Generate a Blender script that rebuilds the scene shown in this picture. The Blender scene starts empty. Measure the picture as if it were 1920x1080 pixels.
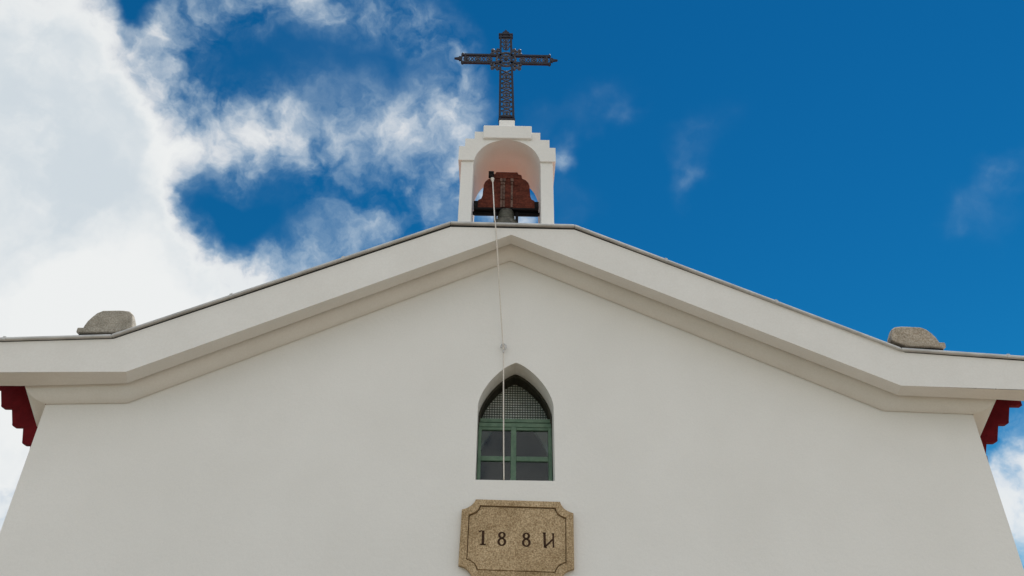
import bpy, bmesh, math, random
from mathutils import Vector, Matrix
random.seed(7)
sc = bpy.context.scene
C = sc.collection
PI = math.pi

# ------------------------------------------------------------------ helpers
class MB:
    """collects faces, then links them as ONE mesh object"""
    def __init__(s): s.v = []; s.f = []; s.smooth = []
    def add(s, vs, fs, smooth=False):
        o = len(s.v); s.v += [tuple(v) for v in vs]
        for f in fs: s.f.append(tuple(i + o for i in f)); s.smooth.append(smooth)
    def box(s, x0, x1, y0, y1, z0, z1):
        vs = [(x, y, z) for z in (z0, z1) for y in (y0, y1) for x in (x0, x1)]
        s.add(vs, [(0,2,3,1),(4,5,7,6),(0,1,5,4),(2,6,7,3),(0,4,6,2),(1,3,7,5)])
    def prism_y(s, pts, y0, y1):
        """outline in (x, z), counter-clockwise seen from the front (-Y)"""
        n = len(pts)
        vs = [(x, y0, z) for x, z in pts] + [(x, y1, z) for x, z in pts]
        fs = [tuple(range(n)), tuple(range(2*n-1, n-1, -1))]
        fs += [(i, i+n, (i+1) % n + n, (i+1) % n) for i in range(n)]
        s.add(vs, fs)
    def ring_y(s, outer, inner, y0, y1):
        """frame between two outlines with the same number of points"""
        n = len(outer)
        vs = [(x, y, z) for y in (y0, y1) for L in (outer, inner) for x, z in L]
        fs = []
        for i in range(n):
            j = (i+1) % n
            fs += [(i, j, j+n, i+n), (i+2*n, i+3*n, j+3*n, j+2*n), (i, i+2*n, j+2*n, j), (i+n, j+n, j+3*n, i+3*n)]
        s.add(vs, fs)
    def tube(s, pts, r, n=8, closed=False, flat=1.0):
        pts = [Vector(p) for p in pts]; m = len(pts); vs = []; fs = []
        rr = r if isinstance(r, (list, tuple)) else [r]*m
        for i, p in enumerate(pts):
            if closed: t = pts[(i+1) % m] - pts[i-1]
            else: t = pts[min(i+1, m-1)] - pts[max(i-1, 0)]
            t.normalize()
            a = t.cross(Vector((0, 1, 0)))
            if a.length < 1e-3: a = t.cross(Vector((1, 0, 0)))
            a.normalize(); b = t.cross(a)
            for k in range(n):
                an = 2*PI*k/n
                vs.append(p + a*math.cos(an)*rr[i] + b*math.sin(an)*rr[i]*flat)
        for i in range(m if closed else m-1):
            j = (i+1) % m
            for k in range(n):
                l = (k+1) % n
                fs.append((i*n+k, i*n+l, j*n+l, j*n+k))
        if not closed:
            fs.append(tuple(range(n-1, -1, -1))); fs.append(tuple((m-1)*n + k for k in range(n)))
        s.add(vs, fs, True)
    def lathe(s, prof, cx, cy, n=40):
        vs = []; fs = []
        for r, z in prof:
            for k in range(n):
                a = 2*PI*k/n; vs.append((cx + r*math.cos(a), cy + r*math.sin(a), z))
        for i in range(len(prof)-1):
            for k in range(n):
                l = (k+1) % n; fs.append((i*n+k, i*n+l, (i+1)*n+l, (i+1)*n+k))
        s.add(vs, fs, True)
    def ball(s, c, r, n=10, sq=(1,1,1)):
        prof = [(max(math.sin(PI*i/n), 1e-4), -math.cos(PI*i/n)) for i in range(n+1)]
        vs = []; fs = []; m = 12
        for rr, z in prof:
            for k in range(m):
                a = 2*PI*k/m; vs.append((c[0]+r*rr*math.cos(a)*sq[0], c[1]+r*rr*math.sin(a)*sq[1], c[2]+r*z*sq[2]))
        for i in range(n):
            for k in range(m):
                l = (k+1) % m; fs.append((i*m+k, i*m+l, (i+1)*m+l, (i+1)*m+k))
        s.add(vs, fs, True)
    def build(s, name, mat, parent=None, origin=(0,0,0), bevel=0, segs=2, recalc=True):
        me = bpy.data.meshes.new(name)
        ov = Vector(origin)
        me.from_pydata([tuple(Vector(v) - ov) for v in s.v], [], s.f)
        for p, sm in zip(me.polygons, s.smooth): p.use_smooth = sm
        if recalc:
            bm = bmesh.new(); bm.from_mesh(me)
            bmesh.ops.recalc_face_normals(bm, faces=bm.faces); bm.to_mesh(me); bm.free()
        me.materials.append(mat)
        o = bpy.data.objects.new(name, me); C.objects.link(o)
        if parent is not None:
            o.parent = parent
            o.location = ov - world_loc(parent)
        else: o.location = ov
        if bevel:
            b = o.modifiers.new('soft_edges', 'BEVEL'); b.width = bevel; b.segments = segs
            b.limit_method = 'ANGLE'; b.angle_limit = math.radians(35); b.harden_normals = False
        return o

def world_loc(o):
    v = Vector(o.location)
    while o.parent: o = o.parent; v += Vector(o.location)
    return v

def tag(o, label, cat, group=None):
    o['label'] = label; o['category'] = cat
    if group: o['group'] = group
    return o
def thing(name, label, cat, loc, group=None):
    o = bpy.data.objects.new(name, None); o.empty_display_size = .2
    C.objects.link(o); o.location = loc
    return tag(o, label, cat, group)

# ------------------------------------------------------------------ materials
def nt_mat(name):
    m = bpy.data.materials.new(name); m.use_nodes = True
    nt = m.node_tree; b = nt.nodes['Principled BSDF']
    return m, nt, b
def N(nt, t, **kw):
    n = nt.nodes.new(t)
    for k, v in kw.items():
        if k.startswith('i_'): n.inputs[k[2:].replace('_', ' ')].default_value = v
        else: setattr(n, k, v)
    return n
def noisy(name, c1, c2, scale=6, rough=.8, detail=6, bump=0, bscale=60, metallic=0, spec=.3, lo=.35, hi=.65, third=None, stretch=None, speck=None, bdist=.01):
    m, nt, b = nt_mat(name); L = nt.links.new
    tc = N(nt, 'ShaderNodeTexCoord')
    src = tc.outputs['Object']
    if stretch:
        mp = N(nt, 'ShaderNodeMapping'); mp.inputs['Scale'].default_value = stretch
        L(src, mp.inputs['Vector']); src2 = mp.outputs[0]
    else: src2 = src
    n1 = N(nt, 'ShaderNodeTexNoise'); n1.inputs['Scale'].default_value = scale; n1.inputs['Detail'].default_value = detail
    n1.inputs['Roughness'].default_value = .62
    L(src2, n1.inputs['Vector'])
    r = N(nt, 'ShaderNodeValToRGB'); e = r.color_ramp.elements
    e[0].position = lo; e[0].color = (*c1, 1); e[1].position = hi; e[1].color = (*c2, 1)
    L(n1.outputs['Fac'], r.inputs[0]); col = r.outputs[0]
    if speck:
        sc_, sa, sb, amt = speck
        n2 = N(nt, 'ShaderNodeTexNoise'); n2.inputs['Scale'].default_value = sc_; n2.inputs['Detail'].default_value = 3; n2.inputs['Roughness'].default_value = .7
        L(src, n2.inputs['Vector'])
        r2 = N(nt, 'ShaderNodeValToRGB'); e = r2.color_ramp.elements
        e[0].position = .36; e[0].color = (*sa, 1); e[1].position = .64; e[1].color = (*sb, 1)
        L(n2.outputs['Fac'], r2.inputs[0])
        mx = N(nt, 'ShaderNodeMixRGB', blend_type='MULTIPLY'); mx.inputs[0].default_value = amt
        L(col, mx.inputs[1]); L(r2.outputs[0], mx.inputs[2]); col = mx.outputs[0]
    L(col, b.inputs['Base Color'])
    b.inputs['Roughness'].default_value = rough; b.inputs['Metallic'].default_value = metallic
    b.inputs['Specular IOR Level'].default_value = spec
    if bump:
        nb = N(nt, 'ShaderNodeTexNoise'); nb.inputs['Scale'].default_value = bscale; nb.inputs['Detail'].default_value = 5
        L(src, nb.inputs['Vector'])
        bp = N(nt, 'ShaderNodeBump'); bp.inputs['Strength'].default_value = bump; bp.inputs['Distance'].default_value = bdist
        L(nb.outputs['Fac'], bp.inputs['Height']); L(bp.outputs[0], b.inputs['Normal'])
    return m

M = {}
M['plaster'] = noisy('white_plaster', (.775,.762,.728), (.815,.803,.772), scale=.9, rough=.9, bump=.4, bscale=26, spec=.15, bdist=.006, speck=(70, (.965,.965,.965), (1,1,1), 1))
M['moulding'] = noisy('white_moulding_paint', (.76,.745,.71), (.80,.788,.755), scale=2.2, rough=.75, bump=.15, bscale=40, spec=.2, bdist=.004, speck=(60, (.96,.955,.95), (1,1,1), 1))
M['zinc'] = noisy('weathered_zinc_sheet', (.46,.46,.455), (.62,.62,.61), scale=5, rough=.7, metallic=.1, spec=.5, bump=.08, bscale=12)
M['shade_black'] = noisy('painted_shade_black', (.012,.012,.013), (.03,.03,.03), scale=20, rough=.9)  # painted shade for the gaps under coping and finials
M['red_eave'] = noisy('dark_red_paint', (.13,.005,.009), (.19,.009,.014), scale=9, rough=.7, bump=.25, bscale=30, spec=.12)
M['tile'] = noisy('terracotta_tile', (.31,.080,.033), (.42,.125,.055), scale=3.5, rough=.85, bump=.4, bscale=45)
M['granite'] = noisy('grey_granite', (.36,.335,.285), (.52,.485,.42), scale=7, rough=.9, bump=.7, bscale=55, spec=.15, speck=(85, (.48,.45,.42), (1.0,1.0,1.0), .9))
M['granite_warm'] = noisy('brownish_granite', (.42,.37,.30), (.60,.53,.44), scale=6, rough=.9, bump=.7, bscale=55, spec=.15, speck=(80, (.5,.45,.4), (1,1,1), .9))
M['ochre_stone'] = noisy('ochre_granite', (.52,.385,.23), (.70,.54,.345), scale=5, rough=.92, bump=.9, bscale=70, spec=.12, speck=(95, (.40,.35,.29), (1.0,1.0,1.0), .95))
M['carved'] = noisy('dark_carved_paint', (.030,.014,.007), (.065,.032,.016), scale=40, rough=.9)
M['iron'] = noisy('painted_wrought_iron', (.007,.008,.015), (.022,.024,.040), scale=30, rough=.55, spec=.3, bump=.2, bscale=80)
M['iron_hi'] = noisy('worn_wrought_iron', (.025,.027,.040), (.10,.105,.13), scale=45, rough=.62, spec=.4)
M['black_iron'] = noisy('black_iron', (.004,.0035,.004), (.010,.008,.008), scale=30, rough=.6, spec=.12)
M['red_wood'] = noisy('red_painted_headstock', (.085,.022,.013), (.165,.042,.025), scale=7, rough=.7, bump=.5, bscale=24, spec=.12, stretch=(1,1,3.2), speck=(40, (.5,.45,.45), (1,1,1), .8))
M['strap'] = noisy('rusty_strap', (.06,.03,.022), (.20,.12,.09), scale=26, rough=.6, metallic=.3)
M['bronze'] = noisy('weathered_bronze', (.07,.07,.056), (.17,.165,.135), scale=14, rough=.5, metallic=.6, bump=.2)
M['rope'] = noisy('pale_rope', (.68,.63,.57), (.80,.76,.70), scale=90, rough=.9, bump=.6, bscale=140)
M['steel'] = noisy('galvanised_hook', (.42,.42,.42), (.62,.62,.62), scale=60, rough=.4, metallic=.4)
M['green_frame'] = noisy('green_window_paint', (.075,.14,.09), (.12,.195,.13), scale=18, rough=.5, spec=.35, bump=.15, bscale=60)
M['olive_head'] = noisy('dark_olive_wood', (.024,.023,.016), (.055,.052,.036), scale=16, rough=.7, bump=.3, bscale=40)
M['mesh_wire'] = noisy('dark_mesh_wire', (.07,.09,.075), (.13,.155,.13), scale=40, rough=.6)
M['frosted'] = noisy('frosted_pane', (.62,.66,.60), (.85,.88,.84), scale=9, rough=.35, spec=.5, detail=3)
M['dark_room'] = noisy('room_shade_black', (.02,.02,.02), (.035,.035,.035), scale=3, rough=.9)  # room darkness put into the colour
M['inner_plaster'] = noisy('inner_grey_plaster', (.74,.75,.75), (.82,.83,.83), scale=8, rough=.85)

def glass_mat():
    m, nt, b = nt_mat('window_glass'); L = nt.links.new
    out = nt.nodes['Material Output']; nt.nodes.remove(b)
    tr = N(nt, 'ShaderNodeBsdfTransparent'); tr.inputs[0].default_value = (.80,.85,.84,1)
    gl = N(nt, 'ShaderNodeBsdfGlossy'); gl.inputs['Roughness'].default_value = .03; gl.inputs[0].default_value = (.9,.95,1,1)
    fr = N(nt, 'ShaderNodeFresnel'); fr.inputs['IOR'].default_value = 1.33
    mx = N(nt, 'ShaderNodeMixShader')
    L(fr.outputs[0], mx.inputs[0]); L(tr.outputs[0], mx.inputs[1]); L(gl.outputs[0], mx.inputs[2]); L(mx.outputs[0], out.inputs[0])
    return m
M['glass'] = glass_mat()

def ground_mat():
    m, nt, b = nt_mat('granite_paving'); L = nt.links.new
    tc = N(nt, 'ShaderNodeTexCoord')
    br = N(nt, 'ShaderNodeTexBrick'); br.inputs['Scale'].default_value = 1.0
    br.inputs['Color1'].default_value = (.25,.200,.140,1); br.inputs['Color2'].default_value = (.20,.160,.112,1); br.inputs['Mortar'].default_value = (.13,.115,.095,1)
    br.inputs['Brick Width'].default_value = .6; br.inputs['Row Height'].default_value = .4; br.inputs['Mortar Size'].default_value = .012
    L(tc.outputs['Object'], br.inputs['Vector'])
    n = N(nt, 'ShaderNodeTexNoise'); n.inputs['Scale'].default_value = 40; n.inputs['Detail'].default_value = 6
    L(tc.outputs['Object'], n.inputs['Vector'])
    r = N(nt, 'ShaderNodeValToRGB'); r.color_ramp.elements[0].color = (.7,.7,.7,1); r.color_ramp.elements[0].position = .3; r.color_ramp.elements[1].position = .7
    L(n.outputs['Fac'], r.inputs[0])
    mx = N(nt, 'ShaderNodeMixRGB', blend_type='MULTIPLY'); mx.inputs[0].default_value = 1
    L(br.outputs[0], mx.inputs[1]); L(r.outputs[0], mx.inputs[2]); L(mx.outputs[0], b.inputs['Base Color'])
    b.inputs['Roughness'].default_value = .9
    return m

# ------------------------------------------------------------------ ground
g = MB(); g.add([(-2500,-2500,0),(2500,-2500,0),(2500,2500,0),(-2500,2500,0)], [(0,1,2,3)])
gr = g.build('ground', ground_mat()); gr['kind'] = 'structure'; gr['label'] = 'granite paving in front of the chapel'

# ------------------------------------------------------------------ chapel
chapel = thing('chapel', 'white plastered gabled chapel with stepped bell gable, pointed window and dark red side eaves', 'chapel', (0, 0, 0))
WX = 4.205; BACK = 11.0

def pointed(cx, hw, zb, zs, rise, n=10):
    """closed outline of a pointed-arch opening, counter-clockwise from bottom left, (x, z)"""
    # slightly straightened flanks rising to a sharp apex
    pts = [(cx-hw, zb), (cx+hw, zb)]
    half_ = [(hw*math.cos(PI/2*i/n)**(2/1.35), zs + rise*math.sin(PI/2*i/n)**1.25) for i in range(n+1)]
    half_[-1] = (0.0, zs + rise)
    return pts + [(cx+x, z) for x, z in half_] + [(cx-x, z) for x, z in half_[-2::-1]]
WCX = .028; WHW = .345; WZB = 3.708; WZS = 4.395; WRISE = .44
win = pointed(WCX, WHW, WZB, WZS, WRISE, 12)
apex_i = 2 + 12
right_chain = win[1:apex_i+1]                 # bottom right .. apex
left_chain = win[apex_i:] + [win[0]]          # apex .. bottom left

w = MB()
def half(pts): w.add([(x, 0, z) for x, z in pts], [tuple(range(len(pts)))])
top_r = [(WX, 4.44), (3.42, 4.46), (WCX, 6.03)]
half([(WCX, 0), (WX, 0)] + top_r + right_chain[::-1] + [(WCX, WZB)])
half([(WCX, 0), (WCX, WZB)] + [win[0]] + left_chain[::-1][1:] + [(WCX, 6.03), (-3.45, 4.46), (-WX, 4.44), (-WX, 0)])
RD = .46                                        # reveal depth
n = len(win)
w.add([(x, y, z) for y in (0, RD) for x, z in win], [(i, (i+1) % n, (i+1) % n + n, i+n) for i in range(n)])
for s in (-1, 1):
    w.add([(s*WX,0,0),(s*WX,BACK,0),(s*WX,BACK,4.5),(s*WX,0,4.5)], [(0,1,2,3)])
w.add([(-WX,BACK,0),(WX,BACK,0),(WX,BACK,4.5),(0,BACK,5.8),(-WX,BACK,4.5)], [(0,1,2,3,4)])
w.build('wall', M['plaster'], chapel, recalc=False)
# inner leaf of the front wall with its own arched opening behind the glass
inn = pointed(.018, .375, 3.55, 3.93, .62, 12)
iw = MB()
iw.ring_y([( -.015+ (x-.018)*2.0, 3.5+(z-3.5)*1.55) for x, z in inn], inn, .50, .56)
iw.build('inner_arch', M['inner_plaster'], chapel)
rm = MB()   # added near-black panel, painted as the gloom of the unlit room
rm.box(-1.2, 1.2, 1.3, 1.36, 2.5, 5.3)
rm.build('room_shade_panel', M['dark_room'], chapel)

# --- gable cornice: each line is a list of (x, z) on its own plane ---------
XE = 5.05
Yf, Yg, Yb = -.34, -.14, .28
ft = [(-XE,4.760), (-3.595,4.836), (-.639,6.152), (.590,6.146), (3.547,4.835), (XE,4.742)]
fb = [(-XE,4.476), (-3.397,4.514), (-.035,6.071), (3.427,4.505), (XE,4.476)]
gv = [(-4.384,4.447), (-3.454,4.490), (-.037,6.094), (3.476,4.498), (4.400,4.471)]
cb = [(-WX,4.337), (-3.473,4.360), (-.039,5.982), (3.385,4.405), (WX,4.385)]
c = MB()
# fascia
vs = [(x, Yf, z) for x, z in fb] + [(x, Yf, z) for x, z in ft]
c.add(vs, [(0,1,6,5), (1,2,7,6), (2,8,7), (2,3,9,8), (3,4,10,9)])
# first soffit and groove, along the three front lines (extended to the ends)
gE = [(-XE,4.440)] + gv + [(XE,4.440)]
def strip(A, B, smooth=False):
    m = len(A); c.add(A + B, [(i, i+1, m+i+1, m+i) for i in range(m-1)], smooth)
fb7 = [fb[0], (-4.384, 4.490), fb[1], fb[2], fb[3], (4.400, 4.483), fb[4]]
A = [(x, Yf, z) for x, z in fb7]; B = [(x, Yg-.012, z) for x, z in gE]
strip(A, B)
# small quirk (shadow groove) and ovolo down to the wall
STEP = .07
Bq = [(x, Yg-.012, z+STEP) for x, z in gv]
strip([(x, Yg-.012, z) for x, z in gv], Bq)
prev = Bq
K = 9
rows = [Bq]
for k in range(K+1):
    t = k/K
    # gently convex section from under the quirk to the wall
    a = t*PI/2; MIX = .62
    u = (1-MIX)*t + MIX*(1-math.cos(a)); v = (1-MIX)*t + MIX*math.sin(a)
    row = []
    for (gx, gz), (bx, bz) in zip(gv, cb):
        row.append((gx + (bx-gx)*u, -.014 + (Yg+.034)*(1-u), (gz+STEP*.5) + (bz-gz-STEP*.5)*v))
    rows.append(row)
rows.append([(bx, 0.0, bz+.016) for bx, bz in cb])
strip(rows[0], rows[1])
for k in range(1, len(rows)-2): strip(rows[k], rows[k+1], True)
strip(rows[-2], rows[-1])
# corner flares and their returns along the side walls
for s, gi, ai in ((-1, 0, 4.126), (1, 4, 4.165)):
    gx, gz = gv[gi]; bx, bz = cb[gi]
    edge = [r[gi] for r in rows[1:-1]]
    A1 = (s*4.435, .35, 4.262 if s < 0 else 4.311); A2 = (s*WX, .35, A1[2]-.06)
    for p_, q_ in zip(edge[:-1], edge[1:]): c.add([p_, q_, A1], [(0,1,2)])
    c.add([edge[-1], A2, A1], [(0,1,2)])
    c.add([edge[0], A1, (A1[0], .35, 4.72), (gx, Yg-.012, 4.72)], [(0,1,2,3)])
    # the overhanging end of the gable is a thinner slab
    zt = ft[0][1] if s < 0 else ft[5][1]
    c.add([(s*XE, Yg-.012, 4.440), (gx, Yg-.012, gz), (gx, Yg-.012, zt+.03), (s*XE, Yg-.012, zt)], [(0,1,2,3)])
    c.add([(s*XE, Yf, 4.476), (s*XE, Yg-.012, 4.440), (s*XE, Yg-.012, zt), (s*XE, Yf, zt)], [(0,1,2,3)])
# back and top of the parapet
bk = [(-4.38,4.452), (-3.45,4.40), (-.03,5.6), (3.45,4.40), (4.38,4.452)]
vs = [(x, Yb, z) for x, z in bk] + [(max(-4.38, min(4.38, x)), Yb, z) for x, z in ft]
c.add(vs, [(0,5,6,1), (1,6,7,2), (2,7,8), (2,8,9,3), (3,9,10,4)])
strip([(x, Yf, z) for x, z in ft], [(x, Yb if abs(x) < 5 else Yg-.012, z) for x, z in ft])
c.build('gable_cornice', M['moulding'], chapel)

# dark strip painted as the shadow line under the coping, then the metal coping itself
ct = [(-XE,4.796), (-3.612,4.871), (-.641,6.203), (.589,6.193), (3.508,4.872), (XE,4.784)]
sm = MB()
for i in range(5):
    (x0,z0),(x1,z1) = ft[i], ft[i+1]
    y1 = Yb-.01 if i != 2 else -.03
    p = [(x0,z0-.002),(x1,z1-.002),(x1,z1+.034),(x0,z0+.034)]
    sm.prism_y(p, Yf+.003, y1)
sm.build('shade_strip', M['shade_black'], chapel)
cp = MB()
TH = .027
for i in range(5):
    (x0,z0),(x1,z1) = ct[i], ct[i+1]
    y1 = Yb+.03 if i != 2 else -.014
    cp.prism_y([(x0,z0-TH),(x1,z1-TH),(x1,z1),(x0,z0)], -.372, y1)
cp.build('coping', M['zinc'], chapel, bevel=.0095, segs=2)
# lapped sheet joints on the coping
for i, ts in ((0,(.35,)), (1,(.33,.66)), (3,(.30,.64)), (4,(.62,))):
    (x0,z0),(x1,z1) = ct[i], ct[i+1]
    for t in ts:
        jn = MB(); x = x0+(x1-x0)*t; z = z0+(z1-z0)*t; dz = (z1-z0)/(x1-x0)*.012
        jn.prism_y([(x-.012,z-dz-TH-.001),(x+.012,z+dz-TH-.001),(x+.012,z+dz+.004),(x-.012,z-dz+.004)], -.3755, Yb+.02)
        jn.build('coping_joint', M['zinc'], chapel)

# --- roof and the red moulded eaves along the sides -------------------------
for s in (-1, 1):
    rf = MB(); P = .21; ny = int((BACK-.3)/P*8); vs = []; fs = []; nx = 14
    for j in range(ny+1):
        y = Yb+.01 + (BACK-.05-Yb)*j/ny
        h = .045*abs(math.sin(PI*(y/P)))
        for i in range(nx+1):
            t = i/nx; vs.append((s*5.0*t, y, max(6.06 - .30*5.0*t, 4.98 - .17*(5.0*t-3.6)) + h + .012*(t*nx*1.0 % 1)))
    for j in range(ny):
        for i in range(nx): fs.append((j*(nx+1)+i, j*(nx+1)+i+1, (j+1)*(nx+1)+i+1, (j+1)*(nx+1)+i))
    rf.add(vs, fs, True)
    rf.build('roof_slope', M['tile'], chapel, recalc=False)
rd = MB(); rd.tube([(0, .70, 6.09), (0, BACK, 6.09)], .10, 12); rd.build('ridge', M['tile'], chapel)

def eave_profile(s):
    d = .085 if s < 0 else 0
    def rc(x, z, r=.030, n=6):     # rounded lower outer corner
        return [(x - r + r*math.sin(PI/2*k/n), z + r - r*math.cos(PI/2*k/n)) for k in range(n+1)]
    zb = 3.983 if s < 0 else 4.020
    pts = [(4.10, 3.90), (4.240, 3.90), (4.252, zb)]
    pts += rc(4.252+d, zb) + [(4.290+d, 4.148)] + rc(4.398+d, 4.148) + [(4.454+d, 4.326)] + rc(4.560+d, 4.326) + [(4.619+d, 4.512), (4.739+d, 4.512), (4.742+d, 4.60), (4.10, 4.60)]
    # the eave stands further back, behind the thick gable wall
    k = 6.86/6.56
    return [(-.087+(s*x+.087)*k, 1.6+(z-1.6)*k) for x, z in pts]
for s in (-1, 1):
    e = MB(); pr = eave_profile(s)
    if s < 0: pr = pr[::-1]
    e.prism_y(pr, .36, .42)
    e.build('eave_moulding', M['red_eave'], chapel, bevel=.004)

# --- window -------------------------------------------------------------------
wo = [(WCX+(x-WCX)*.997, z) for x, z in win]
inner = pointed(WCX, WHW-.020, WZB+.02, WZS, WRISE-.028, 12)
f = MB(); f.ring_y([(x, z) for x, z in pointed(WCX, WHW-.003, WZB+.003, WZS, WRISE-.004, 12)], inner, .245, .44)
window = f.build('window', M['olive_head'], chapel)
fr = MB()
fr.box(WCX-WHW+.010, WCX+WHW-.010, .236, .32, 4.289, 4.330)      # transom, lower rail
fr.box(WCX-WHW+.010, WCX+WHW-.010, .250, .40, 4.340, 4.378)      # transom, upper rail
x0, x1 = WCX-WHW+.006, WCX+WHW-.006
fr.box(x0, x0+.030, .238, .30, WZB+.004, 4.289)
fr.box(x1-.034, x1, .238, .30, WZB+.004, 4.289)
fr.box(-.010, .040, .233, .302, WZB+.006, 4.289)                  # mullion
fr.box(x0+.030, -.010, .243, .29, 3.966, 4.010); fr.box(.040, x1-.034, .243, .29, 3.966, 4.010)
fr.box(x0+.030, -.010, .243, .29, 4.262, 4.289); fr.box(.040, x1-.034, .243, .29, 4.262, 4.289)
fr.box(x0+.030, -.010, .243, .29, WZB+.006, WZB+.06); fr.box(.040, x1-.034, .243, .29, WZB+.006, WZB+.06)
fr.build('frame', M['green_frame'], window, bevel=.004)
for a, b, z0, z1 in ((x0+.03, -.01, WZB+.06, 3.966), (.04, x1-.034, WZB+.06, 3.966), (x0+.03, -.01, 4.010, 4.262), (.04, x1-.034, 4.010, 4.262)):
    p = MB(); p.box(a, b, .262, .266, z0, z1); p.build('pane', M['glass'], window)
# lunette: pale pane behind a wire mesh
lun_in = pointed(WCX, WHW-.022, WZB+.02, WZS, WRISE-.03, 12)
lun = [(lun_in[0][0], 4.365), (lun_in[1][0], 4.365)] + lun_in[2:]
lp = MB(); lp.prism_y(lun, .425, .432); lp.build('lunette_pane', M['frosted'], window)
ms = MB()
def zmax(x):
    u = abs(x-WCX)/(WHW-.022)
    return WZS + (WRISE-.03)*(1-u**1.35)**.625 if u < 1 else None
k = -13
while k <= 13:
    x = WCX + k*.0245; zt = zmax(x)
    if zt: ms.box(x-.0035, x+.0035, .409, .416, 4.36, zt)
    k += 1
z = 4.39
while z < 4.80:
    lo = WCX; 
    xs = WHW-.022
    while xs > 0 and (zmax(WCX+xs) or 0) < z: xs -= .002
    if xs > .01: ms.box(WCX-xs, WCX+xs, .4165, .4225, z-.0035, z+.0035)
    z += .0245
ms.build('wire_mesh', M['mesh_wire'], window)

# --- bell gable -------------------------------------------------------------------
BX = -.0915
def bx(d): return BX + d
AR = .371; SPZ = 7.249
a0 = math.asin((7.312-SPZ)/AR)
arc = [(bx(AR*math.cos(a0+(PI-2*a0)*i/28)), SPZ+AR*math.sin(a0+(PI-2*a0)*i/28)) for i in range(29)]
stepz = [(.540,7.312),(.540,7.512),(.474,7.512),(.474,7.628),(.372,7.628),(.372,7.736)]
outl = [(bx(x), z) for x, z in stepz] + [(bx(-x), z) for x, z in stepz[::-1]]
b = MB()
# front and back faces split into quads between arch and stepped top
def face_split(y):
    top = []
    for (x, z) in arc:
        d = abs(x-BX)
        zt = 7.736 if d <= .372 else 7.512
        top.append((x, zt))
    for i in range(28):
        b.add([(arc[i][0],y,arc[i][1]), (arc[i+1][0],y,arc[i+1][1]), (top[i+1][0],y,7.736), (top[i][0],y,7.736)], [(0,1,2,3)])
    for s in (-1, 1):
        xi = arc[0][0] if s > 0 else arc[-1][0]
        P = [(xi,7.312),(bx(s*.540),7.312),(bx(s*.540),7.512),(bx(s*.474),7.512),(bx(s*.474),7.628),(bx(s*.372),7.628),(bx(s*.372),7.736),(xi,7.736)]
        b.add([(x,y,z) for x, z in P], [tuple(range(8))])
Y0, Y1 = -.022, .672
face_split(Y0); face_split(Y1)
ext = outl
b.add([(x,y,z) for y in (Y0,Y1) for x, z in ext], [(i, i+1, i+1+len(ext), i+len(ext)) for i in range(len(ext)-1)])
b.add([(x,y,z) for y in (Y0,Y1) for x, z in arc], [(i, i+1, i+1+29, i+29) for i in range(28)], False)
for s in (-1, 1):
    xi = arc[0][0] if s > 0 else arc[-1][0]
    b.add([(xi,Y0,7.312),(bx(s*.540),Y0,7.312),(bx(s*.540),Y1,7.312),(xi,Y1,7.312)], [(0,1,2,3)])
bm = bmesh.new(); me = bpy.data.meshes.new('tmp'); me.from_pydata(b.v, [], b.f); bm.from_mesh(me)
bmesh.ops.remove_doubles(bm, verts=bm.verts, dist=.0004); bmesh.ops.recalc_face_normals(bm, faces=bm.faces)
me2 = bpy.data.meshes.new('belfry'); bm.to_mesh(me2); bm.free(); bpy.data.meshes.remove(me)
me2.materials.append(M['plaster']); belfry = bpy.data.objects.new('belfry', me2); C.objects.link(belfry); belfry.parent = chapel
for p in me2.polygons:
    cx_ = sum(me2.vertices[i].co.x for i in p.vertices)/len(p.vertices); cz_ = sum(me2.vertices[i].co.z for i in p.vertices)/len(p.vertices)
    p.use_smooth = abs(p.normal.y) < .1 and math.hypot(cx_-BX, cz_-SPZ) < AR+.004
me2.set_sharp_from_angle(angle=math.radians(30))
for s in (-1, 1):
    pl = MB(); xa, xb = sorted((bx(s*.371), bx(s*.508)))
    # shaft with the curve of the arch carried down to its springing
    ins = [(s*AR*math.cos(a0*i/5), SPZ+AR*math.sin(a0*i/5)) for i in range(6)]
    P = [(bx(s*.371), 5.85), (bx(s*.508), 5.85), (bx(s*.508), 7.3125)] + [(bx(x), z) for x, z in ins[::-1]]
    if s < 0: P = P[::-1]
    pl.prism_y(P, 0, .65); pl.build('pillar', M['plaster'], belfry, bevel=.006)
ba = MB(); ba.box(bx(-.37), bx(.37), .29, .648, 5.5, 6.14); ba.build('base', M['plaster'], belfry)
cs = MB(); cs.box(bx(-.274), bx(.274), -.052, .70, 7.620, 7.812); cs.build('capstone', M['plaster'], belfry, bevel=.010)
pd = MB(); pd.box(-.193, -.010, .14, .33, 7.81, 8.085); pd.build('pedestal', M['plaster'], belfry, bevel=.008)

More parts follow.
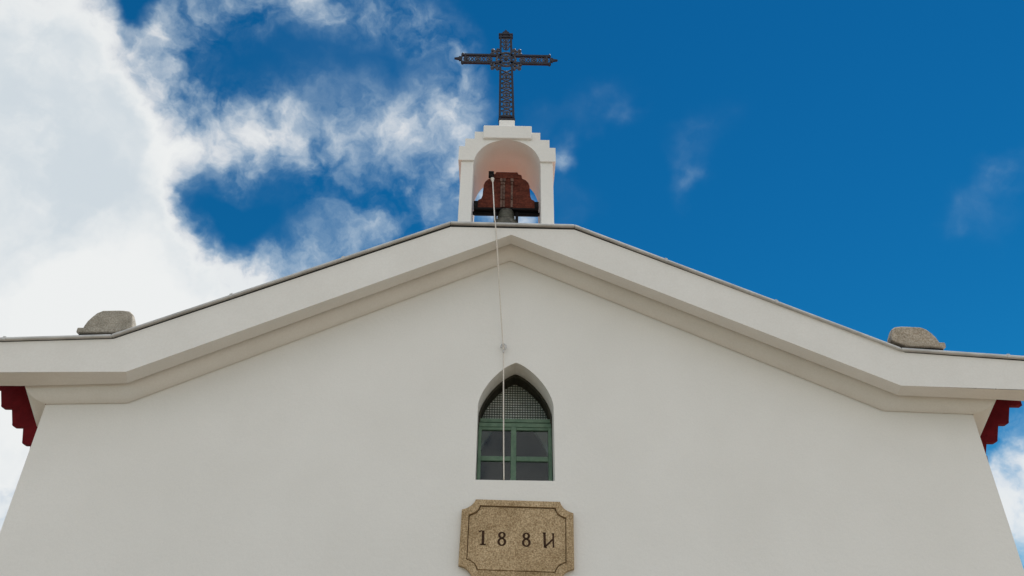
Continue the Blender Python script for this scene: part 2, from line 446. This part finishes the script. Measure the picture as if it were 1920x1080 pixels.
# ------------------------------------------------------------------ granite stones on the gable shoulders
def finial(sgn, mat, label, dx, tall=1.0):
    t = thing('stone_finial', label, 'finial', (sgn*3.74+dx, -.16, 4.87), 'granite stones on the gable shoulders')
    def px(x): return sgn*x + dx
    bs = MB(); P = [(px(3.60),4.912),(px(3.965),4.905),(px(3.965),4.958),(px(3.50),4.958)]
    if sgn < 0: P = P[::-1]
    bs.prism_y(P, -.325, -.06); bs.build('base', mat, t, bevel=.012)
    md = MB(); P = [(px(3.57),4.80),(px(3.945),4.80),(px(3.945),4.915),(px(3.57),4.915)]  # dark block painted as the shade in the gap under the base
    if sgn < 0: P = P[::-1]
    md.prism_y(P, -.295, -.08); md.build('gap_shade', M['shade_black'], t)
    prof = [(3.515,4.95),(3.485,4.985),(3.493,5.05),(3.512,5.112),(3.545,5.141),(3.60,5.149),(3.66,5.150),(3.72,5.147),(3.79,5.144),(3.838,5.118),(3.872,5.075),(3.90,5.03),(3.918,4.975),(3.92,4.95)]
    vs = []; fs = []; m = len(prof); ys = [(-.318,.955,.955),(-.311,.985,.985),(-.295,1.0,1.0),(-.25,1.0,.97),(-.20,.99,.90),(-.12,.97,.78),(-.10,.94,.72)]
    cx_, cz_ = 3.70, 4.95
    for y, sc_, sx_ in ys:
        for x, z in prof: vs.append((px(cx_+(x-cx_)*sx_), y, cz_+(z-cz_)*sc_*tall))
    for j in range(len(ys)-1):
        for i in range(m): fs.append((j*m+i, j*m+(i+1) % m, (j+1)*m+(i+1) % m, (j+1)*m+i))
    fs.append(tuple(range(m))); fs.append(tuple((len(ys)-1)*m+i for i in range(m-1, -1, -1)))
    cpm = MB(); cpm.add(vs, fs, False); cpm.build('rounded_cap', mat, t, bevel=.008)
    return t
finial(-1, M['granite'], 'grey granite finial with rounded top on the gable shoulder standing against white cloud', 0)
finial(1, M['granite_warm'], 'brownish granite finial with rounded top on the gable shoulder standing against clear blue sky', -.01, .86)

# ------------------------------------------------------------------ bell with headstock
HX = -.092; HY = .25; HZ = -.022
bell = thing('church_bell', 'church bell hung from a dark red wooden headstock inside the bell gable arch', 'bell', (HX, HY, 6.30))
BELL = bell
def hx(d): return HX + d
def hs_prof():
    R = [(.352,6.838),(.352,6.885),(.318,6.895),(.312,6.948),(.280,6.965),(.266,7.01),(.261,7.09),(.256,7.165),(.243,7.205),(.214,7.240),(.174,7.262),(.166,7.314),(.132,7.324),(.122,7.352)]
    return [(hx(x), z) for x, z in R] + [(hx(-x), z) for x, z in R[::-1]]
h = MB(); h.prism_y(hs_prof()[::1], HY-.06, HY+.06)
h.build('headstock', M['red_wood'], bell, bevel=.008)
ax = MB(); ax.box(hx(-.356), hx(.356), HY-.066, HY+.066, 6.816, 6.8385)  # black plate added as the shade on the headstock's underside
ax.tube([(hx(-.376),HY,6.802),(hx(.376),HY,6.802)], .022, 10)
ax.build('axle_and_shade_plate', M['black_iron'], bell, bevel=.004)
for s in (-1, 1):
    en = MB(); xa, xb = sorted((hx(s*.358), hx(s*.312)))
    en.box(xa, xb, HY-.070, HY+.070, 6.837, 6.925)
    en.build('end_plate', M['black_iron'], bell, bevel=.004)
for d in (-.055, -.028, .060):
    st = MB(); st.box(hx(d-.011), hx(d+.011), HY-.074, HY-.0605, 6.842, 7.235)
    st.box(hx(d-.017), hx(d+.017), HY-.082, HY-.0745, 7.20, 7.24)
    st.ball((hx(d), HY-.076, 7.16), .012, 6); st.ball((hx(d), HY-.076, 6.95), .012, 6)
    st.build('strap', M['strap'], bell)
for q in ((-.16,.165,.068,7.252,7.278), (.085,.130,.067,7.15,7.20), (-.02,.025,.066,6.85,6.93)):
    ch = MB(); ch.box(hx(q[0]), hx(q[1]), HY-q[2], HY-.059, q[3], q[4]); ch.build('crosspiece', M['red_wood'], bell, bevel=.003)
bl = MB()
prof = [(.0,6.70),(.07,6.70),(.115,6.685),(.135,6.65),(.142,6.60),(.150,6.53),(.166,6.46),(.192,6.40),(.228,6.35),(.246,6.315),(.250,6.29),(.235,6.285),(.205,6.34),(.165,6.42),(.135,6.52),(.12,6.62),(.0,6.66)]
bl.lathe(prof, HX, HY, 40)
body = bl.build('bell_body', M['bronze'], bell)
cr = MB()
cr.lathe([(.0,6.815),(.085,6.815),(.085,6.77),(.088,6.76),(.096,6.745),(.092,6.725),(.082,6.712),(.092,6.703),(.09,6.69),(.0,6.69)], HX, HY, 32)
cr.build('crown', M['bronze'], body)
for s in (-1, 1):
    lug = MB(); lug.box(hx(s*.118)-.016, hx(s*.118)+.016, HY-.03, HY+.03, 6.63, 6.815); lug.build('hanger', M['black_iron'], body)
cl = MB(); cl.tube([(HX,HY,6.65),(HX,HY,6.33)], .012, 8); cl.ball((HX,HY,6.325), .04); cl.build('clapper', M['black_iron'], body)
lv = MB()   # lever the rope is tied to
lv.tube([(-.266, HY-.02, 7.315), (-.264, .165, 7.28), (-.254, .112, 7.20)], .014, 8)
lv.box(-.296, -.236, HY-.095, HY-.05, 7.262, 7.330)
lv.ball((-.250, .108, 7.188), .022, 8)
lv.build('lever', M['black_iron'], bell)

bell.location.z += HZ
# ------------------------------------------------------------------ rope and hook
rope_pts = [(-.249,.108,7.165),(-.247,.098,7.12),(-.240,.035,6.99),(-.222,-.17,6.61),(-.204,-.372,6.235),(-.200,-.386,6.20),(-.194,-.386,6.15),(-.165,-.30,5.82),(-.140,-.19,5.50),(-.110,-.075,5.13),(-.098,-.045,5.00),(-.093,-.034,4.94),(-.087,-.030,4.6),(-.080,-.028,4.2),(-.073,-.026,3.85),(-.070,-.024,3.735),(-.070,-.005,3.716),(-.070,.10,3.714),(-.070,.215,3.716)]
def smooth_path(P, k=4):
    out = []
    for i in range(len(P)-1):
        p0 = Vector(P[max(i-1,0)]); p1 = Vector(P[i]); p2 = Vector(P[i+1]); p3 = Vector(P[min(i+2,len(P)-1)])
        for j in range(k):
            t = j/k
            out.append(.5*((2*p1) + (p2-p0)*t + (2*p0-5*p1+4*p2-p3)*t*t + (3*p1-p0-3*p2+p3)*t**3))
    out.append(Vector(P[-1])); return out
rp = MB(); rp.tube(smooth_path(rope_pts), .0058, 8)
rope = thing('bell_rope', 'thin pale bell rope hanging from the bell lever down past the pointed window', 'rope', (-.249,.108,7.165))
rp.build('cord', M['rope'], rope)
kn = MB(); kn.ball((-.250,.105,7.150), .021, 8, (1,1,1.2)); kn.ball((-.247,.098,7.120), .014, 8, (1,1,1.4)); kn.build('knot', M['rope'], rope)
hk = MB()
pts = [(-.093, .002, 4.995), (-.093, -.03, 4.998)]
hk.tube(pts, .007, 8)
hk.tube([(-.093+.024*math.cos(a), -.034, 4.985+.030*math.sin(a)) for a in [PI*1.15 - i*PI*1.5/12 for i in range(13)]], .0065, 8)
hk.tube([(-.093,-.034,4.955),(-.093,-.034,4.915)], .0065, 8)
tag(hk.build('rope_hook', M['steel'], None, origin=(-.093,0,4.995)), 'small metal hook on the white wall guiding the bell rope above the window', 'hook')

# ------------------------------------------------------------------ cross
K = Vector((-.120, .22, 8.14))
cross = thing('iron_cross', 'openwork dark wrought iron cross standing on the bell gable', 'cross', K)
CX = -.128; CY = .225; CZ = 9.212
def sx(z):   # slight lean of the shaft
    return -.104 + (-.138+.104)*(z-8.14)/(9.70-8.14)
def bar(mb, p, q, wdt=.016, dep=.030):
    p = Vector((p[0], CY, p[1])); q = Vector((q[0], CY, q[1])); t = (q-p).normalized(); nrm = Vector((-t.z, 0, t.x))*wdt/2; d = Vector((0, dep/2, 0))
    vs = [p-nrm-d, p+nrm-d, p+nrm+d, p-nrm+d, q-nrm-d, q+nrm-d, q+nrm+d, q-nrm+d]
    mb.add(vs, [(0,1,2,3),(7,6,5,4),(0,4,5,1),(1,5,6,2),(2,6,7,3),(3,7,4,0)])
def ring(mb, x, z, r, tr=.007, n=14, sx_=1, sz_=1):
    mb.tube([(x+r*sx_*math.cos(2*PI*i/n), CY, z+r*sz_*math.sin(2*PI*i/n)) for i in range(n)], tr, 6, closed=True)
def scroll(mb, x, z, r, start, turn, tr=.007):
    P = []
    for i in range(15):
        t = i/14; a = start + turn*t*1.45*PI; rr = r*(1-.62*t)
        P.append((x+rr*math.cos(a), CY, z+rr*math.sin(a)))
    mb.tube(P, tr, 6)
up = MB(); orn = MB()
hwb, hwt = .083, .066
def hw(z): return hwb + (hwt-hwb)*(z-8.14)/(9.62-8.14)
for s in (-1, 1): bar(up, (sx(8.14)+s*hw(8.14), 8.08), (sx(9.66)+s*hw(9.66), 9.66), .027)
bar(up, (sx(8.15)-.100, 8.160), (sx(8.15)+.100, 8.160), .030, .05)
bar(up, (sx(8.2)-.092, 8.212), (sx(8.2)+.092, 8.212), .020, .04)
for zz in (9.622, 9.676): bar(up, (sx(zz)-.092, zz), (sx(zz)+.092, zz), .020, .036)
bar(up, (sx(9.65)-.04, 9.65), (sx(9.65)+.04, 9.65), .05, .02)
upright = up.build('upright', M['iron'], cross)
z = 8.27; i = 0
while z < 9.06:
    x = sx(z); wv = hw(z)-.018
    if i % 2 == 0:
        ring(orn, x, z, .036, .011); orn.ball((x, CY, z), .017, 6)
        for s in (-1, 1): scroll(orn, x+s*.045, z+.038, .020, PI/2, -s, .006); scroll(orn, x+s*.045, z-.038, .020, -PI/2, s, .006)
    else:
        orn.tube([(x-wv, CY, z-.036), (x, CY, z), (x+wv, CY, z+.036)], .010, 6)
        orn.tube([(x-wv, CY, z+.036), (x, CY, z), (x+wv, CY, z-.036)], .010, 6); orn.ball((x, CY, z), .017, 6)
    z += .079; i += 1
orn.build('scrollwork', M['iron_hi'], upright); orn = MB()
for zz in (9.42, 9.50, 9.575):
    x = sx(zz); ring(orn, x, zz, .030, .009); orn.ball((x, CY, zz), .014, 6)
    for s in (-1, 1): scroll(orn, x+s*.040, zz+.035, .018, PI/2, -s, .007)
orn.build('scrollwork', M['iron_hi'], upright)
tip = MB()
tip.prism_y([(sx(9.7)-.035,9.684),(sx(9.7)+.035,9.684),(sx(9.7)+.045,9.712),(sx(9.7)+.018,9.735),(sx(9.7),9.765),(sx(9.7)-.018,9.735),(sx(9.7)-.045,9.712)], CY-.012, CY+.012)
tip.build('finial_tip', M['iron'], upright)
am = MB(); AH = .068
for s in (-1, 1):
    for dz in (-AH, AH): bar(am, (CX+s*.06, CZ+dz), (CX+s*.555, CZ+dz*.98), .031)
    bar(am, (CX+s*.515, CZ-.082), (CX+s*.515, CZ+.082), .020, .034); bar(am, (CX+s*.560, CZ-.075), (CX+s*.560, CZ+.075), .016, .034)
arm = am.build('crossarm', M['iron'], cross)
for s in (-1, 1):
    ao = MB(); x = .21; i = 0
    while x < .50:
        X = CX+s*x
        if i % 2 == 0:
            ring(ao, X, CZ, .033, .011); ao.ball((X, CY, CZ), .017, 6)
        else:
            ao.tube([(X-.034, CY, CZ-.05), (X, CY, CZ), (X+.034, CY, CZ+.05)], .008, 6); ao.tube([(X-.034, CY, CZ+.05), (X, CY, CZ), (X+.034, CY, CZ-.05)], .008, 6)
        x += .072; i += 1
    tp = MB(); X = CX+s*.568
    P = [(X,CZ-.030),(X+s*.022,CZ-.040),(X+s*.030,CZ-.018),(X+s*.085,CZ-.006),(X+s*.085,CZ+.006),(X+s*.030,CZ+.018),(X+s*.022,CZ+.040),(X,CZ+.030)]
    if s < 0: P = P[::-1]
    tp.prism_y(P, CY-.012, CY+.012)
    for dz in (-1, 1): tp.ball((CX+s*.548, CY, CZ+dz*.086), .018, 6)
    tp.build('arm_tip', M['iron'], arm); ao.build('scrollwork', M['iron_hi'], arm)
ro = MB()
ring(ro, CX, CZ, .120, .015, 28); ring(ro, CX, CZ, .066, .012, 20); ro.ball((CX, CY-.01, CZ), .030, 8)
for k in range(8):
    a = PI/8 + k*PI/4; ro.tube([(CX+.03*math.cos(a), CY, CZ+.03*math.sin(a)), (CX+.115*math.cos(a), CY, CZ+.115*math.sin(a))], .007, 6)
    ring(ro, CX+.09*math.cos(k*PI/4), CZ+.09*math.sin(k*PI/4), .022, .006, 10)
for a in (PI/4, 3*PI/4, 5*PI/4, 7*PI/4):
    ca, sa = math.cos(a), math.sin(a); px_, pz_ = -sa, ca
    ro.ball((CX+.240*ca, CY, CZ+.226*sa), .026, 6)
    ring(ro, CX+.160*ca, CZ+.155*sa, .048, .013, 14); ro.ball((CX+.160*ca, CY, CZ+.155*sa), .020, 6)
    for q in (-1, 1):
        scroll(ro, CX+.185*ca+q*.048*px_, CZ+.175*sa+q*.048*pz_, .030, a, q, .009)
        ro.ball((CX+.205*ca+q*.055*px_, CY, CZ+.195*sa+q*.055*pz_), .020, 6)
    ro.tube([(CX+.11*ca, CY, CZ+.11*sa), (CX+.225*ca, CY, CZ+.215*sa)], .010, 6)
ro.build('rosette', M['iron_hi'], cross)

# ------------------------------------------------------------------ date plaque
PX, PZ = .046, 3.205
plq = thing('date_plaque', 'ochre granite plaque with notched corners and carved date on the wall under the window', 'plaque', (PX, 0, PZ))
def notched(hw_, hh, nw, nh, k=7):
    """rectangle with scooped corners, counter-clockwise, (x, z) about the origin"""
    pts = []
    for sx_, sz_ in ((-1,-1),(1,-1),(1,1),(-1,1)):
        c_ = []
        for i in range(k+1):
            t = i/k; a = t*PI/2
            # concave scoop
            q = .75; ux = q*math.cos(a)+(1-q)*(1-t); uz = q*math.sin(a)+(1-q)*t; d = .004*math.sin(2*PI*t)
            c_.append((sx_*(hw_-nw*ux+d), sz_*(hh-nh*uz-d)))
        # c_ runs from horizontal edge to vertical edge
        if (sx_, sz_) in ((1,-1),(-1,1)): pts += c_
        else: pts += c_[::-1]
    return pts
def rot(pts, a=-.018):
    return [(x*math.cos(a)-z*math.sin(a)+random.uniform(-.0015,.0015), x*math.sin(a)+z*math.cos(a)+random.uniform(-.0015,.0015)) for x, z in pts]
off = lambda P: [(PX+x, PZ+z) for x, z in P]
o1 = off(rot(notched(.468,.315,.112,.090))); o2 = off(rot(notched(.408,.262,.090,.080))); o3 = off(rot(notched(.398,.252,.090,.080)))
pb = MB()
n = len(o1)
# back edge, slightly chamfered front border, groove, flush inner panel
rowsP = [[(x,.004,z) for x, z in o1], [(x,-.044,z) for x, z in o1], [(PX+(x-PX)*.988,-.052,PZ+(z-PZ)*.985) for x, z in o1], [(x,-.060,z) for x, z in o2], [(PX+(x-PX)*.988,-.026,PZ+(z-PZ)*.99) for x, z in o2], [(x,-.046,z) for x, z in o3]]
for A_, B_ in zip(rowsP[:-1], rowsP[1:]):
    pb.add(A_+B_, [(i, (i+1) % n, (i+1) % n + n, i+n) for i in range(n)])
pb.add(rowsP[-1], [tuple(range(n))])
pb.build('slab', M['ochre_stone'], plq)
# carved characters, drawn as strokes
def strokes(name, polys):
    d = MB()
    for P in polys: d.prism_y([(x, z) for x, z in P], -.0475, -.040)
    d.build(name, M['carved'], plq)
def quad(x0,z0,x1,z1,wd):
    t = Vector((x1-x0, z1-z0)).normalized(); nx, nz = -t.y*wd/2, t.x*wd/2
    return [(x0-nx,z0-nz),(x0+nx,z0+nz),(x1+nx,z1+nz),(x1-nx,z1-nz)]
GH = .118
def gpos(x, dz): return x, 3.146+dz
# 1
x, z0 = -.233, 3.148
strokes('digit', [quad(x,z0+.006,x,z0+GH,.021), [(x-.024,z0),(x+.026,z0),(x+.024,z0+.011),(x-.021,z0+.011)], [(x-.036,z0+GH-.016),(x-.010,z0+GH-.004),(x-.0105,z0+GH+.003),(x-.036,z0+GH-.004)]])
# 8
def eight(x, z0):
    polys = []
    for zc, rx, rz in ((z0+.088,.026,.024),(z0+.034,.031,.030)):
        m = 16
        for i in range(m):
            a, b_ = 2*PI*i/m, 2*PI*(i+1)/m
            th = lambda q: .0085 + .0055*abs(math.cos(q))
            P = [(x+(rx-th(a))*math.cos(a), zc+(rz-th(a)*.8)*math.sin(a)), (x+(rx+.006)*math.cos(a), zc+(rz+.004)*math.sin(a)), (x+(rx+.006)*math.cos(b_), zc+(rz+.004)*math.sin(b_)), (x+(rx-th(b_))*math.cos(b_), zc+(rz-th(b_)*.8)*math.sin(b_))]
            polys.append(P)
    strokes('digit', polys)
eight(-.078, 3.143); eight(.123, 3.139)
# reversed N
x, z0 = .309, 3.136
strokes('letter', [quad(x-.034,z0+.004,x-.036,z0+GH,.020), quad(x+.036,z0,x+.036,z0+GH-.002,.014), quad(x-.026,z0+.012,x+.030,z0+.066,.014), [(x-.040,z0-.002),(x-.016,z0-.004),(x-.020,z0+.008),(x-.040,z0+.010)], [(x-.052,z0+GH-.006),(x-.024,z0+GH-.006),(x-.024,z0+GH+.003),(x-.052,z0+GH+.003)], [(x+.024,z0+GH-.010),(x+.046,z0+GH-.010),(x+.046,z0+GH-.002),(x+.024,z0+GH-.002)]])

# ------------------------------------------------------------------ camera
cam = bpy.data.cameras.new('camera'); co = bpy.data.objects.new('camera', cam); C.objects.link(co)
r_ = Vector((0.99980274,-0.01694541,0.01036015)); u_ = Vector((-0.01776575,-0.52978287,0.84794722)); w_ = Vector((0.00888018,0.84796401,0.52997941))
mt = Matrix((( r_.x,u_.x,-w_.x,-.08744),(r_.y,u_.y,-w_.y,-6.5),(r_.z,u_.z,-w_.z,1.6),(0,0,0,1)))
co.matrix_world = mt
cam.sensor_width = 36; cam.lens = 1442/1920*36; cam.clip_end = 20000; cam.clip_start = .05
sc.camera = co

# ------------------------------------------------------------------ light
SUN_DIR = Vector((.27, .30, .915)).normalized()     # towards the sun: behind the gable, high, from the right
sl = bpy.data.lights.new('sun', 'SUN'); sl.energy = 4.2; sl.angle = math.radians(.53); sl.color = (1, .955, .89)
so = bpy.data.objects.new('sun', sl); C.objects.link(so); so.location = (8, 6, 20)
so.rotation_euler = (-SUN_DIR).to_track_quat('-Z', 'Y').to_euler()

BLOBS=[
(-0.519,0.552,0.652,0.122,1.10),(-0.518,0.633,0.576,0.149,1.20),(-0.531,0.705,0.471,0.161,1.20),(-0.481,0.766,0.426,0.146,1.10),(-0.449,0.647,0.616,0.113,0.80),(-0.439,0.728,0.526,0.111,0.90),(-0.408,0.778,0.478,0.114,0.80),(-0.336,0.809,0.483,0.082,0.60),(-0.357,0.692,0.627,0.085,0.45),(-0.305,0.698,0.647,0.075,0.38),(-0.377,0.609,0.698,0.058,0.40),(-0.324,0.587,0.742,0.070,0.42),(-0.273,0.590,0.760,0.053,0.38),(-0.219,0.595,0.773,0.054,0.42),(-0.165,0.610,0.775,0.056,0.42),(-0.108,0.636,0.764,0.054,0.52),(-0.056,0.661,0.748,0.045,0.25),(-0.156,0.720,0.676,0.170,0.09),(-0.230,0.656,0.719,0.113,0.06),(-0.227,0.741,0.631,0.098,0.20),(-0.283,0.739,0.611,0.077,0.20),(-0.175,0.713,0.678,0.085,0.14),(-0.090,0.711,0.697,0.080,0.22),(-0.050,0.685,0.727,0.059,0.22),(-0.110,0.746,0.656,0.087,0.15),(-0.069,0.775,0.628,0.075,0.34),(-0.035,0.750,0.661,0.054,0.18),(-0.116,0.801,0.587,0.082,0.24),(-0.183,0.798,0.575,0.067,0.18),(-0.259,0.807,0.530,0.079,0.50),(-0.337,0.741,0.582,0.075,-0.25),(-0.272,0.774,0.572,0.071,-0.15),(-0.416,0.572,0.707,0.033,-0.36),(-0.010,0.795,0.606,0.041,0.70),(0.115,0.698,0.707,0.049,0.14),(0.146,0.715,0.684,0.033,0.12),(0.045,0.705,0.708,0.040,0.12),(0.077,0.744,0.664,0.037,0.30),(0.232,0.722,0.652,0.042,0.12),(0.257,0.690,0.676,0.045,0.12),(0.224,0.745,0.628,0.033,0.12),(0.529,0.667,0.525,0.043,0.15),(0.549,0.629,0.550,0.032,0.20),(0.069,0.784,0.617,0.048,0.12),(0.562,0.780,0.274,0.077,0.50),(0.566,0.798,0.206,0.084,0.80),(0.542,0.807,0.236,0.041,0.30),(-0.563,0.789,0.247,0.109,1.20),(-0.529,0.795,0.296,0.084,1.10),]

wd = bpy.data.worlds.new('World'); sc.world = wd; wd.use_nodes = True
nt = wd.node_tree; nt.nodes.clear(); L = nt.links.new
out = N(nt, 'ShaderNodeOutputWorld'); bg = N(nt, 'ShaderNodeBackground'); bg.inputs['Strength'].default_value = .10
L(bg.outputs[0], out.inputs[0])
sky = N(nt, 'ShaderNodeTexSky', sky_type='NISHITA'); sky.sun_disc = False
sky.sun_elevation = math.asin(SUN_DIR.z); sky.sun_rotation = math.atan2(SUN_DIR.x, SUN_DIR.y)
sky.altitude = 600; sky.air_density = 1.0; sky.dust_density = 0.0; sky.ozone_density = 3.0
hs = N(nt, 'ShaderNodeHueSaturation'); hs.inputs['Saturation'].default_value = 1.3; hs.inputs['Value'].default_value = 1.0; hs.inputs['Hue'].default_value = .5
L(sky.outputs[0], hs.inputs['Color'])
tint = N(nt, 'ShaderNodeMixRGB', blend_type='MULTIPLY'); tint.inputs[0].default_value = 1; tint.inputs[2].default_value = (.10, .62, .63, 1)
L(hs.outputs[0], tint.inputs[1])
tc = N(nt, 'ShaderNodeTexCoord'); D = tc.outputs['Generated']
def vm(op, a, b=None, s=None):
    n = N(nt, 'ShaderNodeVectorMath', operation=op)
    for k, q in ((0, a), (1, b)):
        if q is None: continue
        if isinstance(q, (tuple, list)): n.inputs[k].default_value = q
        else: L(q, n.inputs[k])
    if s is not None: n.inputs['Scale'].default_value = s
    return n.outputs['Value'] if op in ('DISTANCE', 'DOT_PRODUCT', 'LENGTH') else n.outputs['Vector']
def mth(op, a, b=None, c_=None, clamp=False):
    n = N(nt, 'ShaderNodeMath', operation=op); n.use_clamp = clamp
    for k, q in ((0, a), (1, b), (2, c_)):
        if q is None: continue
        if isinstance(q, (int, float)): n.inputs[k].default_value = q
        else: L(q, n.inputs[k])
    return n.outputs[0]
def noise(vec, scale, detail=8, rough=.6, dist=0):
    n = N(nt, 'ShaderNodeTexNoise'); n.inputs['Scale'].default_value = scale; n.inputs['Detail'].default_value = detail
    n.inputs['Roughness'].default_value = rough; n.inputs['Distortion'].default_value = dist; L(vec, n.inputs['Vector']); return n
def mapr(v, a, b, c_, d, smooth=True):
    n = N(nt, 'ShaderNodeMapRange'); n.interpolation_type = 'SMOOTHSTEP' if smooth else 'LINEAR'
    n.inputs['From Min'].default_value = a; n.inputs['From Max'].default_value = b; n.inputs['To Min'].default_value = c_; n.inputs['To Max'].default_value = d
    L(v, n.inputs['Value']); return n.outputs['Result']
# clouds: soft masses at directions in the sky, broken up by warped fractal noise
n1 = noise(D, 7, 4, .5)
wv = vm('SCALE', vm('SUBTRACT', n1.outputs['Color'], (.5,.5,.5)), s=.15)
n1b = noise(D, 22, 4, .55)
wv2 = vm('SCALE', vm('SUBTRACT', n1b.outputs['Color'], (.5,.5,.5)), s=.05)
DW = vm('ADD', vm('ADD', D, wv), wv2)
acc = None
for x, y, z, r, wt in BLOBS:
    dst = vm('DISTANCE', DW, (x, y, z))
    v = mapr(dst, 0, r*1.25, wt, 0)
    acc = v if acc is None else mth('ADD', acc, v)
sep = N(nt, 'ShaderNodeSeparateXYZ'); L(D, sep.inputs[0])
backm = mapr(sep.outputs['Y'], .25, -.25, 0, 1)  # unseen bright cloud bank added behind the camera to light the shaded front
nb = noise(D, 2.6, 6, .55)
backc = mth('MULTIPLY', backm, mapr(nb.outputs['Fac'], .36, .60, 0, 1.0))
acc = mth('ADD', mth('MAXIMUM', mth('MINIMUM', acc, 1.5), 0), backc)
DS = vm('ADD', D, vm('SCALE', wv2, s=1.2))
n2 = noise(DS, 11, 8, .57, .35)
n3 = noise(DS, 34, 5, .5, .2)
tex = mth('ADD', mth('MULTIPLY', mth('SUBTRACT', n2.outputs['Fac'], .5), 1.7), mth('MULTIPLY', mth('SUBTRACT', n3.outputs['Fac'], .5), .6))
tex = mth('MULTIPLY', tex, mapr(acc, .0, .4, 0, 1))
dens = mth('ADD', acc, tex)
alpha = mapr(dens, .0, 1.13, 0, .97)
# cloud body: white where lit, a touch of blue-grey where thick
n4 = noise(DW, 4.2, 5, .5)
shade = mth('MULTIPLY', mapr(n4.outputs['Fac'], .40, .62, 0, 1), mapr(dens, .8, 1.6, 0, 1))
ccol = N(nt, 'ShaderNodeMixRGB'); L(shade, ccol.inputs[0])
ccol.inputs[1].default_value = (6.7, 6.8, 6.75, 1); ccol.inputs[2].default_value = (4.9, 5.4, 5.75, 1)
bright = N(nt, 'ShaderNodeMixRGB'); L(backm, bright.inputs[0]); L(ccol.outputs[0], bright.inputs[1]); bright.inputs[2].default_value = (12.1, 11.55, 10.95, 1)
thin = N(nt, 'ShaderNodeMixRGB'); L(mapr(alpha, .05, .75, 0, 1, False), thin.inputs[0]); thin.inputs[1].default_value = (4.1, 5.7, 6.5, 1); L(bright.outputs[0], thin.inputs[2])
mx = N(nt, 'ShaderNodeMixRGB'); L(alpha, mx.inputs[0]); L(tint.outputs[0], mx.inputs[1]); L(thin.outputs[0], mx.inputs[2])
L(mx.outputs[0], bg.inputs['Color'])

# ------------------------------------------------------------------ view
sc.view_settings.view_transform = 'Standard'; sc.view_settings.look = 'None'; sc.view_settings.exposure = .39; sc.view_settings.gamma = 1
sc.view_settings.use_curve_mapping = False
sc.cycles.max_bounces = 8; sc.cycles.diffuse_bounces = 5
